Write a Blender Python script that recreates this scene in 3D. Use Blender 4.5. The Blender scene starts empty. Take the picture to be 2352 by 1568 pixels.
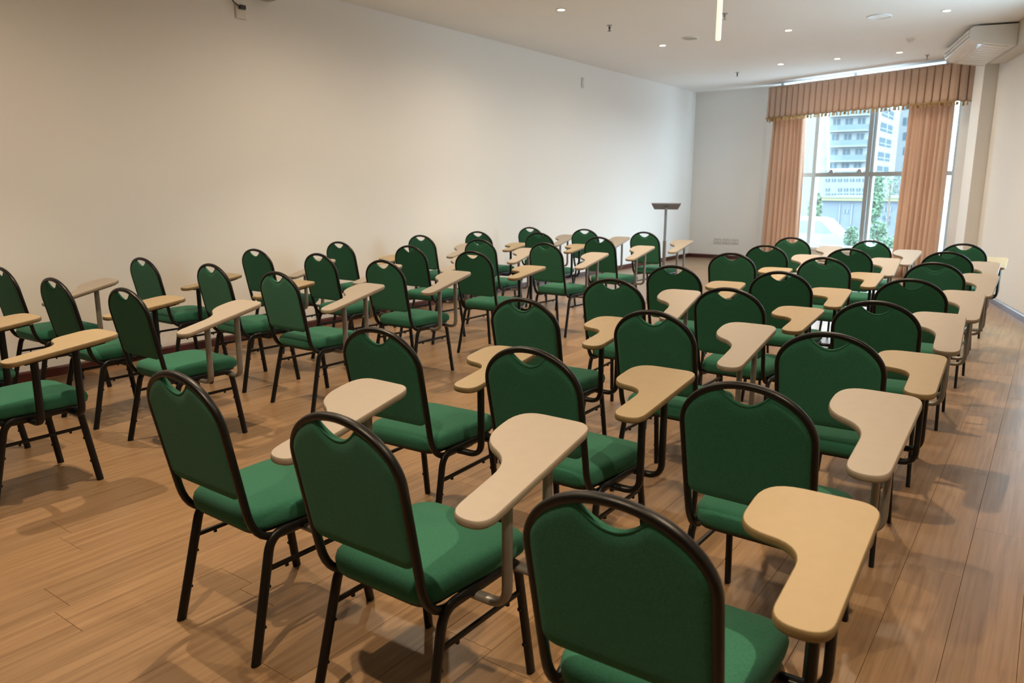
import bpy, bmesh, math, random
from mathutils import Vector, Matrix
random.seed(7)
scene = bpy.context.scene
COL = scene.collection
PI = math.pi

# ------------------------------------------------------------------ camera
CAM = Vector((6.0795, 0.2104, 1.4240))
ROWS = ((0.8142339, 0.5805360, 0.0010085), (-0.1180718, 0.1639009, 0.9793853), (0.5684032, -0.7975678, 0.2019985))
FPX = 1732.49
cd = bpy.data.cameras.new('camera')
cam = bpy.data.objects.new('camera', cd)
COL.objects.link(cam)
rot = Matrix(ROWS).transposed().to_4x4()
cam.matrix_world = Matrix.Translation(CAM) @ rot
cd.sensor_fit = 'HORIZONTAL'
cd.sensor_width = 36.0
cd.lens = FPX / 2352 * 36.0
cd.clip_start = 0.05
cd.clip_end = 800
cd.dof.use_dof = True
cd.dof.focus_distance = 3.0
cd.dof.aperture_fstop = 5.0
scene.camera = cam


def ray(px, py):
    return rot.to_3x3() @ Vector(((px - 1176) / FPX, -(py - 784) / FPX, -1.0))


def at_y(px, py, y):          # point seen at a pixel, on the vertical plane at depth y
    r = ray(px, py)
    return CAM + r * ((y - CAM.y) / r.y)


def to_px(p):
    q = Matrix(ROWS) @ (Vector(p) - CAM)
    if q.z > -0.05:
        return None
    return (1176 + FPX * q.x / -q.z, 784 - FPX * q.y / -q.z)


# ------------------------------------------------------------------ world, exposure
scene.view_settings.view_transform = 'Standard'
scene.view_settings.look = 'None'
scene.view_settings.exposure = 0.06
scene.view_settings.gamma = 1.0
scene.view_settings.use_curve_mapping = False
W = bpy.data.worlds.new('overcast_sky')
scene.world = W
W.use_nodes = True
bg = W.node_tree.nodes['Background']
bg.inputs['Color'].default_value = (0.73, 0.875, 1.0, 1)
bg.inputs['Strength'].default_value = 16.0
LAMP_W = 95.0
SPILL_W = 54.0
LAMP_COL = (1.0, 0.78, 0.54)

# ------------------------------------------------------------------ materials
MATS = {}


def nodes(name):
    m = bpy.data.materials.new(name)
    m.use_nodes = True
    MATS[name] = m
    nt = m.node_tree
    return m, nt, nt.nodes['Principled BSDF']


def setp(b, col=None, rough=None, metal=None, spec=None, sheen=None):
    if col is not None:
        b.inputs['Base Color'].default_value = (*col, 1)
    if rough is not None:
        b.inputs['Roughness'].default_value = rough
    if metal is not None:
        b.inputs['Metallic'].default_value = metal
    if spec is not None:
        b.inputs['Specular IOR Level'].default_value = spec
    if sheen is not None:
        b.inputs['Sheen Weight'].default_value = sheen


def plain(name, col, rough=0.5, metal=0.0, spec=0.5, var=0.0, scale=8.0, bump=0.0, bscale=200.0, sheen=None, coords='Object'):
    m, nt, b = nodes(name)
    setp(b, col, rough, metal, spec, sheen)
    tc = nt.nodes.new('ShaderNodeTexCoord')
    if var > 0:
        n = nt.nodes.new('ShaderNodeTexNoise')
        n.inputs['Scale'].default_value = scale
        n.inputs['Detail'].default_value = 5
        nt.links.new(tc.outputs[coords], n.inputs['Vector'])
        r = nt.nodes.new('ShaderNodeValToRGB')
        r.color_ramp.elements[0].position = 0.3
        r.color_ramp.elements[1].position = 0.7
        r.color_ramp.elements[0].color = (*[c * (1 - var) for c in col], 1)
        r.color_ramp.elements[1].color = (*[min(1, c * (1 + var)) for c in col], 1)
        nt.links.new(n.outputs['Fac'], r.inputs['Fac'])
        nt.links.new(r.outputs['Color'], b.inputs['Base Color'])
    if bump > 0:
        n2 = nt.nodes.new('ShaderNodeTexNoise')
        n2.inputs['Scale'].default_value = bscale
        n2.inputs['Detail'].default_value = 3
        nt.links.new(tc.outputs[coords], n2.inputs['Vector'])
        bp = nt.nodes.new('ShaderNodeBump')
        bp.inputs['Strength'].default_value = bump
        bp.inputs['Distance'].default_value = 0.002
        nt.links.new(n2.outputs['Fac'], bp.inputs['Height'])
        nt.links.new(bp.outputs['Normal'], b.inputs['Normal'])
    return m


plain('wall_paint', (0.865, 0.855, 0.835), 0.75, spec=0.25, var=0.012, scale=1.2, bump=0.05, bscale=90, coords='Generated')
plain('ceiling_paint', (0.88, 0.875, 0.865), 0.85, spec=0.2, var=0.01, scale=1.0)
plain('pilaster_paint', (0.865, 0.855, 0.835), 0.75, spec=0.25)
plain('green_fabric', (0.033, 0.148, 0.092), 0.95, spec=0.1, var=0.16, scale=260, bump=0.5, bscale=700, sheen=0.08)
plain('black_paint', (0.005, 0.0048, 0.0045), 0.38, spec=0.32, var=0.1, scale=40)
plain('grey_paint', (0.215, 0.20, 0.18), 0.35, metal=0.35, var=0.05, scale=40)
plain('cream_laminate', (0.385, 0.295, 0.175), 0.42, spec=0.35, var=0.02, scale=30)
plain('pale_laminate', (0.385, 0.340, 0.288), 0.42, spec=0.35, var=0.02, scale=30)
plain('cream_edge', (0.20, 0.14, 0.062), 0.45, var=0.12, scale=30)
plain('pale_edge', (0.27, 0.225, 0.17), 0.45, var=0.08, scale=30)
plain('chrome', (0.75, 0.75, 0.75), 0.2, metal=1.0)
plain('dark_wood', (0.070, 0.016, 0.012), 0.35, var=0.25, scale=6)
plain('curtain_fabric', (0.80, 0.60, 0.475), 0.85, spec=0.15, var=0.06, scale=60, bump=0.3, bscale=300, sheen=0.15)
plain('fringe', (0.42, 0.27, 0.10), 0.8, var=0.25, scale=60)
plain('alu_grey', (0.33, 0.36, 0.38), 0.4, metal=0.2)
plain('alu_pale', (0.42, 0.49, 0.53), 0.4)
plain('alu_white', (0.78, 0.83, 0.86), 0.35)
plain('white_plastic', (0.78, 0.75, 0.70), 0.30, spec=0.6)
plain('white_gloss', (0.85, 0.87, 0.88), 0.12, spec=0.8)
plain('grey_plastic', (0.42, 0.40, 0.38), 0.5)
plain('socket_grey', (0.62, 0.60, 0.57), 0.5)
plain('dark_plastic', (0.03, 0.03, 0.03), 0.5)
plain('lectern_metal', (0.25, 0.28, 0.33), 0.6)
plain('bulkhead_paint', (0.62, 0.58, 0.53), 0.8)
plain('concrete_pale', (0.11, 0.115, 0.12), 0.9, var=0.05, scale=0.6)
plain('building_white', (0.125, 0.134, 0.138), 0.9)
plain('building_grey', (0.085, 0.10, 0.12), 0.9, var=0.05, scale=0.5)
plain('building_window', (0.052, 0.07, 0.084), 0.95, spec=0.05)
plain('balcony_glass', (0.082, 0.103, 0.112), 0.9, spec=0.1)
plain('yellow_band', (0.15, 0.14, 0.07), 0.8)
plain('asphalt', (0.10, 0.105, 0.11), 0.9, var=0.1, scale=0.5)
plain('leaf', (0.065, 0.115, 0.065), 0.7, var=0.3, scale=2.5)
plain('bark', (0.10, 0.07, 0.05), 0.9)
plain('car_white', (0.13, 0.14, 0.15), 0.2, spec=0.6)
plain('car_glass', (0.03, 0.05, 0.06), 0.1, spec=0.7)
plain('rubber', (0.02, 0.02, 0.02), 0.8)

# curtain lets some daylight through
m = MATS['curtain_fabric']
nt = m.node_tree
out = nt.nodes['Material Output']
pb = nt.nodes['Principled BSDF']
tr = nt.nodes.new('ShaderNodeBsdfTranslucent')
tr.inputs['Color'].default_value = (0.62, 0.43, 0.33, 1)
mx = nt.nodes.new('ShaderNodeMixShader')
mx.inputs['Fac'].default_value = 0.30
nt.links.new(pb.outputs[0], mx.inputs[1])
nt.links.new(tr.outputs[0], mx.inputs[2])
nt.links.new(mx.outputs[0], out.inputs['Surface'])

# window glass: clear, faintly blue, with a weak mirror
m = bpy.data.materials.new('window_glass')
m.use_nodes = True
MATS['window_glass'] = m
nt = m.node_tree
nt.nodes.clear()
out = nt.nodes.new('ShaderNodeOutputMaterial')
tp = nt.nodes.new('ShaderNodeBsdfTransparent')
tp.inputs['Color'].default_value = (0.90, 0.97, 0.985, 1)
gl = nt.nodes.new('ShaderNodeBsdfGlossy')
gl.inputs['Roughness'].default_value = 0.02
mx = nt.nodes.new('ShaderNodeMixShader')
mx.inputs['Fac'].default_value = 0.06
nt.links.new(tp.outputs[0], mx.inputs[1])
nt.links.new(gl.outputs[0], mx.inputs[2])
nt.links.new(mx.outputs[0], out.inputs['Surface'])


def emit(name, col, s):
    m = bpy.data.materials.new(name)
    m.use_nodes = True
    MATS[name] = m
    b = m.node_tree.nodes['Principled BSDF']
    setp(b, col, 0.5)
    b.inputs['Emission Color'].default_value = (*col, 1)
    b.inputs['Emission Strength'].default_value = s


emit('lamp_glow', (1.0, 0.86, 0.66), 22.0)
emit('tube_glow', (1.0, 0.80, 0.60), 1.0)

# laminate oak floor
m, nt, b = nodes('oak_laminate')
geo = nt.nodes.new('ShaderNodeNewGeometry')
oi = nt.nodes.new('ShaderNodeObjectInfo')
ad = nt.nodes.new('ShaderNodeMath'); ad.operation = 'ADD'
nt.links.new(geo.outputs['Random Per Island'], ad.inputs[0])
nt.links.new(oi.outputs['Random'], ad.inputs[1])
fr = nt.nodes.new('ShaderNodeMath'); fr.operation = 'FRACT'
nt.links.new(ad.outputs[0], fr.inputs[0])
mul = nt.nodes.new('ShaderNodeVectorMath'); mul.operation = 'MULTIPLY'
mul.inputs[1].default_value = (52.0, 1.7, 1.0)
nt.links.new(geo.outputs['Position'], mul.inputs[0])
cmb = nt.nodes.new('ShaderNodeCombineXYZ')
m40 = nt.nodes.new('ShaderNodeMath'); m40.operation = 'MULTIPLY'; m40.inputs[1].default_value = 57.0
nt.links.new(fr.outputs[0], m40.inputs[0])
nt.links.new(m40.outputs[0], cmb.inputs['Y'])
nt.links.new(m40.outputs[0], cmb.inputs['Z'])
av = nt.nodes.new('ShaderNodeVectorMath'); av.operation = 'ADD'
nt.links.new(mul.outputs[0], av.inputs[0])
nt.links.new(cmb.outputs[0], av.inputs[1])
gn = nt.nodes.new('ShaderNodeTexNoise')
gn.inputs['Scale'].default_value = 1.0
gn.inputs['Detail'].default_value = 8
gn.inputs['Roughness'].default_value = 0.62
gn.inputs['Distortion'].default_value = 0.35
nt.links.new(av.outputs[0], gn.inputs['Vector'])
cr = nt.nodes.new('ShaderNodeValToRGB')
cr.color_ramp.elements[0].position = 0.28
cr.color_ramp.elements[0].color = (0.200, 0.113, 0.053, 1)
cr.color_ramp.elements[1].position = 0.72
cr.color_ramp.elements[1].color = (0.350, 0.218, 0.114, 1)
e = cr.color_ramp.elements.new(0.5)
e.color = (0.282, 0.170, 0.085, 1)
nt.links.new(gn.outputs['Fac'], cr.inputs['Fac'])
hv = nt.nodes.new('ShaderNodeHueSaturation')
mr = nt.nodes.new('ShaderNodeMapRange')
mr.inputs['To Min'].default_value = 0.93
mr.inputs['To Max'].default_value = 1.07
nt.links.new(fr.outputs[0], mr.inputs['Value'])
nt.links.new(mr.outputs[0], hv.inputs['Value'])
nt.links.new(cr.outputs['Color'], hv.inputs['Color'])
nt.links.new(hv.outputs['Color'], b.inputs['Base Color'])
setp(b, None, 0.34, 0, 0.5)
bp = nt.nodes.new('ShaderNodeBump')
bp.inputs['Strength'].default_value = 0.12
bp.inputs['Distance'].default_value = 0.002
nt.links.new(gn.outputs['Fac'], bp.inputs['Height'])
nt.links.new(bp.outputs['Normal'], b.inputs['Normal'])


# ------------------------------------------------------------------ helpers
class MB:
    def __init__(s):
        s.v = []; s.f = []; s.m = []

    def add(s, vs, fs, mi=0):
        o = len(s.v)
        s.v += [tuple(v) for v in vs]
        s.f += [tuple(i + o for i in f) for f in fs]
        s.m += [mi] * len(fs)

    def box(s, x0, x1, y0, y1, z0, z1, mi=0):
        s.add([(x0, y0, z0), (x1, y0, z0), (x1, y1, z0), (x0, y1, z0), (x0, y0, z1), (x1, y0, z1), (x1, y1, z1), (x0, y1, z1)],
              [(0, 3, 2, 1), (4, 5, 6, 7), (0, 1, 5, 4), (1, 2, 6, 5), (2, 3, 7, 6), (3, 0, 4, 7)], mi)

    def prism(s, pts, axis, a, b, mi=0):      # closed polygon extruded along an axis (0,1,2)
        n = len(pts)
        def P(p, t):
            q = list(p); q.insert(axis, t); return q
        vs = [P(p, a) for p in pts] + [P(p, b) for p in pts]
        fs = [tuple(range(n)), tuple(range(2 * n - 1, n - 1, -1))] + [(i, i + n, (i + 1) % n + n, (i + 1) % n) for i in range(n)]
        s.add(vs, fs, mi)

    def lathe(s, prof, cx, cy, n=24, mi=0):
        vs = []; fs = []
        for r, z in prof:
            for k in range(n):
                a = 2 * PI * k / n
                vs.append((cx + r * math.cos(a), cy + r * math.sin(a), z))
        for i in range(len(prof) - 1):
            for k in range(n):
                fs.append((i * n + k, i * n + (k + 1) % n, (i + 1) * n + (k + 1) % n, (i + 1) * n + k))
        fs.append(tuple(range(n - 1, -1, -1)))
        fs.append(tuple((len(prof) - 1) * n + k for k in range(n)))
        s.add(vs, fs, mi)

    def tube(s, path, a, b, n1, n=10, mi=0):   # oval section: a across, b along n1; frame carried along the path
        P = [Vector(p) for p in path]
        N = len(P)
        vs = []; fs = []
        nn = Vector(n1)
        for i in range(N):
            t = (P[min(i + 1, N - 1)] - P[max(i - 1, 0)]).normalized()
            nn = (nn - t * nn.dot(t)).normalized()
            sd = t.cross(nn)
            for k in range(n):
                an = 2 * PI * k / n
                c, q = math.cos(an), math.sin(an)
                c = math.copysign(abs(c) ** 0.75, c); q = math.copysign(abs(q) ** 0.75, q)
                vs.append(P[i] + sd * (a * c) + nn * (b * q))
        for i in range(N - 1):
            for k in range(n):
                fs.append((i * n + k, i * n + (k + 1) % n, (i + 1) * n + (k + 1) % n, (i + 1) * n + k))
        fs.append(tuple(range(n - 1, -1, -1)))
        fs.append(tuple((N - 1) * n + k for k in range(n)))
        s.add(vs, fs, mi)

    def mesh(s, name, mats, smooth=None):
        me = bpy.data.meshes.new(name)
        me.from_pydata(s.v, [], s.f)
        for mm in (mats if isinstance(mats, (list, tuple)) else [mats]):
            me.materials.append(MATS[mm])
        if any(s.m):
            me.polygons.foreach_set('material_index', s.m)
        bm = bmesh.new(); bm.from_mesh(me)
        bmesh.ops.recalc_face_normals(bm, faces=bm.faces)
        bm.to_mesh(me); bm.free()
        if smooth is not None:
            me.polygons.foreach_set('use_smooth', [True] * len(me.polygons))
            me.set_sharp_from_angle(angle=math.radians(smooth))
        me.update()
        return me

    def build(s, name, mats, parent=None, smooth=None):
        return obj(name, s.mesh(name, mats, smooth), parent)


def obj(name, me, parent=None):
    o = bpy.data.objects.new(name, me)
    COL.objects.link(o)
    if parent:
        o.parent = parent
    return o


def empty(name, loc, rz=0.0):
    o = bpy.data.objects.new(name, None)
    o.empty_display_size = 0.1
    COL.objects.link(o)
    o.location = loc
    o.rotation_euler = (0, 0, rz)
    return o


def tag(o, label=None, cat=None, group=None, kind=None):
    if label: o['label'] = label
    if cat: o['category'] = cat
    if group: o['group'] = group
    if kind: o['kind'] = kind
    return o


def copy_tree(o, parent=None):
    c = o.copy()
    COL.objects.link(c)
    c.parent = parent
    for ch in list(o.children):
        copy_tree(ch, c)
    return c


def bez(p0, p1, p2, n):
    return [tuple((1 - t) ** 2 * a + 2 * t * (1 - t) * b + t * t * c for a, b, c in zip(p0, p1, p2)) for t in [i / (n - 1) for i in range(n)]]


def fillet(pts, rads, n=6, closed=True):
    out = []
    N = len(pts)
    for i in range(N):
        p = Vector(pts[i])
        if not closed and i in (0, N - 1):
            out.append(tuple(p)); continue
        a = Vector(pts[i - 1]); b = Vector(pts[(i + 1) % N])
        u = a - p; v = b - p
        r = min(rads[i], 0.48 * u.length, 0.48 * v.length)
        out += bez(tuple(p + u.normalized() * r), tuple(p), tuple(p + v.normalized() * r), n)
    return out


# ------------------------------------------------------------------ room shell
HC = 3.2315
DB = 15.0
AX, AY, ANG = 1.45, 14.95, math.radians(23)          # angled window wall starts here
WX = Vector((math.cos(ANG), -math.sin(ANG)))         # along it
RW = Vector((5.5783, 11.1823)); RD = Vector((0.262, -0.965)).normalized()   # oblique right wall
# corner where they meet
det = WX.x * (-RD.y) - WX.y * (-RD.x)
dx, dy = RW.x - AX, RW.y - AY
S_END = (dx * (-RD.y) - dy * (-RD.x)) / det
KX, KY = AX + WX.x * S_END, AY + WX.y * S_END
RANG = math.atan2(RD.y, RD.x)
YR = -9.0
RLEN = (KY - YR) / -RD.y
XR = KX + RD.x * RLEN


def struct(o):
    o['kind'] = 'structure'
    return o


# floor slab outline
outline = [(-0.05, YR - 0.1), (XR + 0.1, YR - 0.1), (KX + 0.05, KY + 0.02), (AX, AY + 0.05), (-0.05, DB + 0.05)]
mb = MB(); mb.prism(outline, 2, -0.20, -0.011)
floor = struct(mb.build('floor', 'dark_wood'))
mb = MB(); mb.prism([(-0.2, YR - 0.2), (XR + 0.4, YR - 0.2), (KX + 0.3, KY + 0.25), (AX, AY + 0.3), (-0.2, DB + 0.2)], 2, HC, HC + 0.15)
struct(mb.build('ceiling', 'ceiling_paint'))
mb = MB(); mb.box(-0.2, 0, YR - 0.2, DB + 0.2, -0.2, HC)
struct(mb.build('wall_left', 'wall_paint'))
mb = MB(); mb.box(0, AX + 0.02, DB, DB + 0.2, -0.2, HC); mb.prism([(AX - .08, AY + .05), (AX, AY), (AX + .1, AY + .02), (AX + .1, DB + .2), (AX - .08, DB + .2)], 2, -0.2, HC)
struct(mb.build('wall_back', 'wall_paint'))
mb = MB(); mb.box(-0.2, XR + 0.4, YR - 0.2, YR, -0.2, HC)
struct(mb.build('wall_rear', 'wall_paint'))
SW0, SW1, SILL = 0.30, 3.575, 0.345                   # window opening along the angled wall
mb = MB()
mb.box(0, SW0, 0, 0.2, -0.2, HC); mb.box(SW0, SW1, 0, 0.2, -0.2, SILL); mb.box(SW1, S_END + 0.15, 0, 0.2, -0.2, HC)
o = struct(mb.build('wall_window', 'wall_paint')); o.location = (AX, AY, 0); o.rotation_euler.z = -ANG
# right wall, with the side window that stands out of the picture to the right
RWIN = [(4.15, 4.95)]
mb = MB()
xs = 0.0
for a, b_ in RWIN:
    mb.box(xs, a, 0, 0.2, -0.2, HC); mb.box(a, b_, 0, 0.2, -0.2, 0.35); mb.box(a, b_, 0, 0.2, 2.75, HC); xs = b_
mb.box(xs, RLEN + 0.3, 0, 0.2, -0.2, HC)
o = struct(mb.build('wall_right', 'wall_paint')); o.location = (KX, KY, 0); o.rotation_euler.z = RANG
RFR = Matrix.Translation((KX, KY, 0)) @ Matrix.Rotation(RANG, 4, 'Z')
WFR = Matrix.Translation((AX, AY, 0)) @ Matrix.Rotation(-ANG, 4, 'Z')
# pilaster in the corner beside the window
W0 = Vector((5.222, 12.47))
w0 = (W0 - Vector((KX, KY))).dot(RD)
mb = MB(); mb.box(w0 - 0.60, w0, -0.165, 0.02, -0.2, HC)
o = struct(mb.build('pilaster', 'pilaster_paint')); o.location = (KX, KY, 0); o.rotation_euler.z = RANG
# bulkhead along the right wall under the ceiling
b0 = (Vector((5.3206, 12.1031)) - Vector((KX, KY))).dot(RD)
mb = MB(); mb.box(b0, RLEN, -0.185, 0.0, 2.96, HC)
o = struct(mb.build('ceiling_bulkhead', 'bulkhead_paint')); o.location = (KX, KY, 0); o.rotation_euler.z = RANG

# baseboards
def baseboard(name, length, loc, rz, skip=None):
    mb = MB()
    mb.prism([(-0.016, 0.0), (-0.016, 0.062), (-0.008, 0.075), (0.0, 0.075), (0.0, 0.0)], 0, 0, length)
    o = struct(mb.build(name, 'dark_wood')); o.location = loc; o.rotation_euler.z = rz
    return o


baseboard('baseboard_left', DB - YR, (0, YR, 0), PI / 2)
baseboard('baseboard_back', AX + 0.02, (0, DB, 0), 0)
baseboard('baseboard_window', S_END - 0.1, (AX, AY, 0), -ANG)
baseboard('baseboard_right', RLEN - w0, (W0.x, W0.y, 0), RANG)

# floor planks: each a board of its own where the picture shows it, the rest joined
PWID, PLEN, GAP = 0.192, 1.24, 0.0005


def clip(poly, p, n):
    out = []
    for i in range(len(poly)):
        a, b_ = poly[i], poly[(i + 1) % len(poly)]
        da = (a[0] - p[0]) * n[0] + (a[1] - p[1]) * n[1]; db = (b_[0] - p[0]) * n[0] + (b_[1] - p[1]) * n[1]
        if da <= 0: out.append(a)
        if da * db < 0:
            t = da / (da - db); out.append((a[0] + (b_[0] - a[0]) * t, a[1] + (b_[1] - a[1]) * t))
    return out


nrm_r = (-RD.y, RD.x)
nrm_r = (abs(nrm_r[0]), abs(nrm_r[1]))
nrm_w = (math.sin(ANG), math.cos(ANG))
planks = []
cols = int(XR / PWID) + 1
for i in range(cols):
    off = (i * 0.37 + 0.11 * ((i * 7) % 5)) % 1.0 * PLEN
    for j in range(-1, int((DB - YR) / PLEN) + 2):
        x0, x1 = i * PWID + GAP, (i + 1) * PWID - GAP
        y0, y1 = YR + j * PLEN - off + GAP, YR + (j + 1) * PLEN - off - GAP
        y0 = max(y0, YR); y1 = min(y1, DB)
        if y1 - y0 < 0.02: continue
        poly = clip([(x0, y0), (x1, y0), (x1, y1), (x0, y1)], (KX, KY), nrm_r)
        if len(poly) >= 3: poly = clip(poly, (AX, AY), nrm_w)
        if len(poly) < 3: continue
        ar = abs(sum(poly[k][0] * poly[(k + 1) % len(poly)][1] - poly[(k + 1) % len(poly)][0] * poly[k][1] for k in range(len(poly)))) / 2
        if ar < 0.004: continue
        c = (sum(p[0] for p in poly) / len(poly), sum(p[1] for p in poly) / len(poly))
        best = 0
        for yy in (y0, c[1], y1):
            q = to_px((c[0], yy, 0))
            if q and -30 < q[0] < 2382 and -30 < q[1] < 1590:
                d = (Vector((c[0], yy, 0)) - CAM).length
                occ = 0.3 if (3.75 < c[0] < 5.75 and 1.3 < yy < 9.0) else (0.75 if c[0] < 2.45 else 1.0)
                best = max(best, occ / d ** 3)
        planks.append((best, poly, c))
planks.sort(key=lambda t: -t[0])


def plank_mb(mb, poly, c):
    n = len(poly)
    top = [(p[0] - c[0], p[1] - c[1]) for p in poly]
    ins = [(x * (1 - 0.0006 / max(abs(x), 0.02)), y * (1 - 0.0006 / max(abs(y), 0.05))) for x, y in top]
    return top, ins


def add_plank(mb, poly, c, ox, oy):
    top, ins = plank_mb(mb, poly, c)
    n = len(top)
    vs = [(x + ox, y + oy, -0.011) for x, y in top] + [(x + ox, y + oy, -0.0007) for x, y in top] + [(x + ox, y + oy, 0.0) for x, y in ins]
    fs = [tuple(range(n - 1, -1, -1)), tuple(range(2 * n, 3 * n))]
    for k in range(n):
        k2 = (k + 1) % n
        fs += [(k, k2, k2 + n, k + n), (k + n, k2 + n, k2 + 2 * n, k + 2 * n)]
    mb.add(vs, fs)


share = {}
for rank, (sc_, poly, c) in enumerate(planks[:300]):
    key = (len(poly), round(max(p[1] for p in poly) - min(p[1] for p in poly), 3)) if len(poly) == 4 and abs(poly[0][1] - poly[1][1]) < 1e-6 and abs(poly[2][1] - poly[3][1]) < 1e-6 else None
    me = share.get(key) if key else None
    if me is None:
        mb = MB(); add_plank(mb, poly, c, 0, 0)
        me = mb.mesh('plank', 'oak_laminate')
        if key: share[key] = me
    o = obj('plank', me, floor)
    o.location = (c[0], c[1], 0)
mb = MB()
for sc_, poly, c in planks[300:]:
    add_plank(mb, poly, c, c[0], c[1])
o = mb.build('far_planks', 'oak_laminate', floor)
o['kind'] = 'stuff'

# ------------------------------------------------------------------ window in the angled wall
win = struct(empty('window_1', (AX, AY, 0), -ANG))
ZT = HC - 0.008
TZ0, TZ1 = 1.585, 1.655


def wbox(name, mat, parent, *b):
    mb = MB(); mb.box(*b); return mb.build(name, mat, parent)


wbox('sill_frame', 'alu_white', win, SW0, SW1, 0.06, 0.13, SILL, SILL + 0.06)
wbox('head_frame', 'alu_white', win, SW0, SW1, 0.06, 0.13, ZT - 0.03, ZT)
MUL = [1.075, 2.115, 3.155]
for k, s in enumerate([SW0 + 0.03] + MUL + [SW1 - 0.03]):
    w = 0.038 if 0 < k < 4 else 0.03
    mo = wbox('mullion', 'alu_pale' if k in (0, 1, 4) else 'alu_grey', win, s - w, s + w, 0.045, 0.135, SILL + 0.06, ZT - 0.03)
    if k in (2, 3):
        wbox('mullion_cover', 'alu_pale', mo, s + w, s + w + 0.05, 0.08, 0.135, SILL + 0.06, ZT - 0.03)
ed = [SW0 + 0.06] + [v for s in MUL for v in (s - 0.038, s + 0.038)] + [SW1 - 0.06]
for k in range(4):
    a, b_ = ed[2 * k], ed[2 * k + 1]
    wbox('transom', 'alu_pale' if k == 0 else 'alu_grey', win, a, b_, 0.05, 0.13, TZ0, TZ1)
    wbox('pane', 'window_glass', win, a, b_, 0.088, 0.094, SILL + 0.06, TZ0)
    if k == 1:
        # top-hung sash, pushed open at the bottom
        sa = obj('sash', None, win)
        sa.location = (0, 0.11, ZT - 0.05); sa.rotation_euler.x = math.radians(9)
        hh = ZT - 0.05 - TZ1 - 0.01
        for nm, bb in (('stile', (a + 0.01, a + 0.045, 0, 0.03, -hh, 0)), ('stile', (b_ - 0.045, b_ - 0.01, 0, 0.03, -hh, 0)), ('rail', (a + 0.045, b_ - 0.045, 0, 0.03, -hh, -hh + 0.04)), ('rail', (a + 0.045, b_ - 0.045, 0, 0.03, -0.04, 0))):
            wbox(nm, 'alu_white', sa, *bb)
        wbox('pane', 'window_glass', sa, a + 0.045, b_ - 0.045, 0.012, 0.018, -hh + 0.04, -0.04)
        for s in (a + 0.30, b_ - 0.12):
            mb = MB(); mb.prism([(s - 0.05, TZ1), (s + 0.05, TZ1), (s + 0.03, TZ1 + 0.05), (s - 0.01, TZ1 + 0.06)], 1, 0.055, 0.09)
            mb.build('latch', 'alu_grey', win)
    else:
        wbox('pane', 'window_glass', win, a, b_, 0.088, 0.094, TZ1, ZT - 0.03)
o = wbox('window_sill', 'alu_white', win, SW0 - 0.03, SW1 + 0.02, -0.05, 0.06, SILL - 0.03, SILL + 0.012)
# light portal helps the renderer find the sky through the opening
def portal(fr, x0, x1, z0, z1):
    L = bpy.data.lights.new('sky_portal', 'AREA'); L.shape = 'RECTANGLE'; L.size = x1 - x0; L.size_y = z1 - z0
    L.cycles.is_portal = True
    o = bpy.data.objects.new('sky_portal', L); COL.objects.link(o)
    o.matrix_world = fr @ Matrix.Translation(((x0 + x1) / 2, 0.22, (z0 + z1) / 2)) @ Matrix.Rotation(-PI / 2, 4, 'X')


portal(WFR, SW0, SW1, SILL, ZT)
# side windows in the right wall (beyond the picture's right edge)
for wi, (a, b_) in enumerate(RWIN):
    w2 = struct(empty('window_%d' % (wi + 2), (KX, KY, 0), RANG))
    for s in (a + 0.03, (a + b_) / 2, b_ - 0.03):
        wbox('mullion', 'alu_white', w2, s - 0.03, s + 0.03, 0.05, 0.13, 0.35, 2.75)
    wbox('head_frame', 'alu_white', w2, a, b_, 0.05, 0.13, 2.70, 2.75); wbox('sill_frame', 'alu_white', w2, a, b_, 0.05, 0.13, 0.35, 0.40)
    for p0, p1 in ((a + 0.06, (a + b_) / 2 - 0.03), ((a + b_) / 2 + 0.03, b_ - 0.06)):
        wbox('pane', 'window_glass', w2, p0, p1, 0.088, 0.094, 0.40, 2.70)
    portal(RFR, a, b_, 0.35, 2.75)

# ------------------------------------------------------------------ curtains and valance (in the window wall's frame)
def curtain(name, s0t, s1t, s0b, s1b, y, folds, label, seed):
    rnd = random.Random(seed)
    nx, nz = folds * 10, 26
    ph = [rnd.uniform(-0.5, 0.5) for _ in range(folds + 2)]
    am = [rnd.uniform(0.6, 1.25) for _ in range(folds + 2)]
    mb = MB(); vs = []; fs = []
    for j in range(nz + 1):
        t = j / nz
        z = 0.02 + (3.14 - 0.02) * (1 - t)
        for i in range(nx + 1):
            u = i / nx
            a = s0t + (s1t - s0t) * u; b_ = s0b + (s1b - s0b) * u
            s = a + (b_ - a) * t ** 0.8
            f = u * folds
            k = int(f)
            amp = 0.055 * (am[k] * (1 - (f - k)) + am[k + 1] * (f - k)) * (0.75 + 0.5 * t)
            w = math.sin(2 * PI * f + ph[k] * 1.2 * math.sin(PI * (f - k)) + 0.6 * math.sin(2.5 * t + k))
            vs.append((s + 0.012 * math.cos(2 * PI * f) * (0.5 + t), y + amp * w, z))
    for j in range(nz):
        for i in range(nx):
            q = j * (nx + 1) + i
            fs.append((q, q + 1, q + nx + 2, q + nx + 1))
    mb.add(vs, fs)
    o = mb.build(name, 'curtain_fabric', None, smooth=80)
    md = o.modifiers.new('thickness', 'SOLIDIFY'); md.thickness = 0.003
    o.location = (AX, AY, 0); o.rotation_euler.z = -ANG
    tag(o, label, 'curtain', 'terracotta curtains')
    return o


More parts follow.
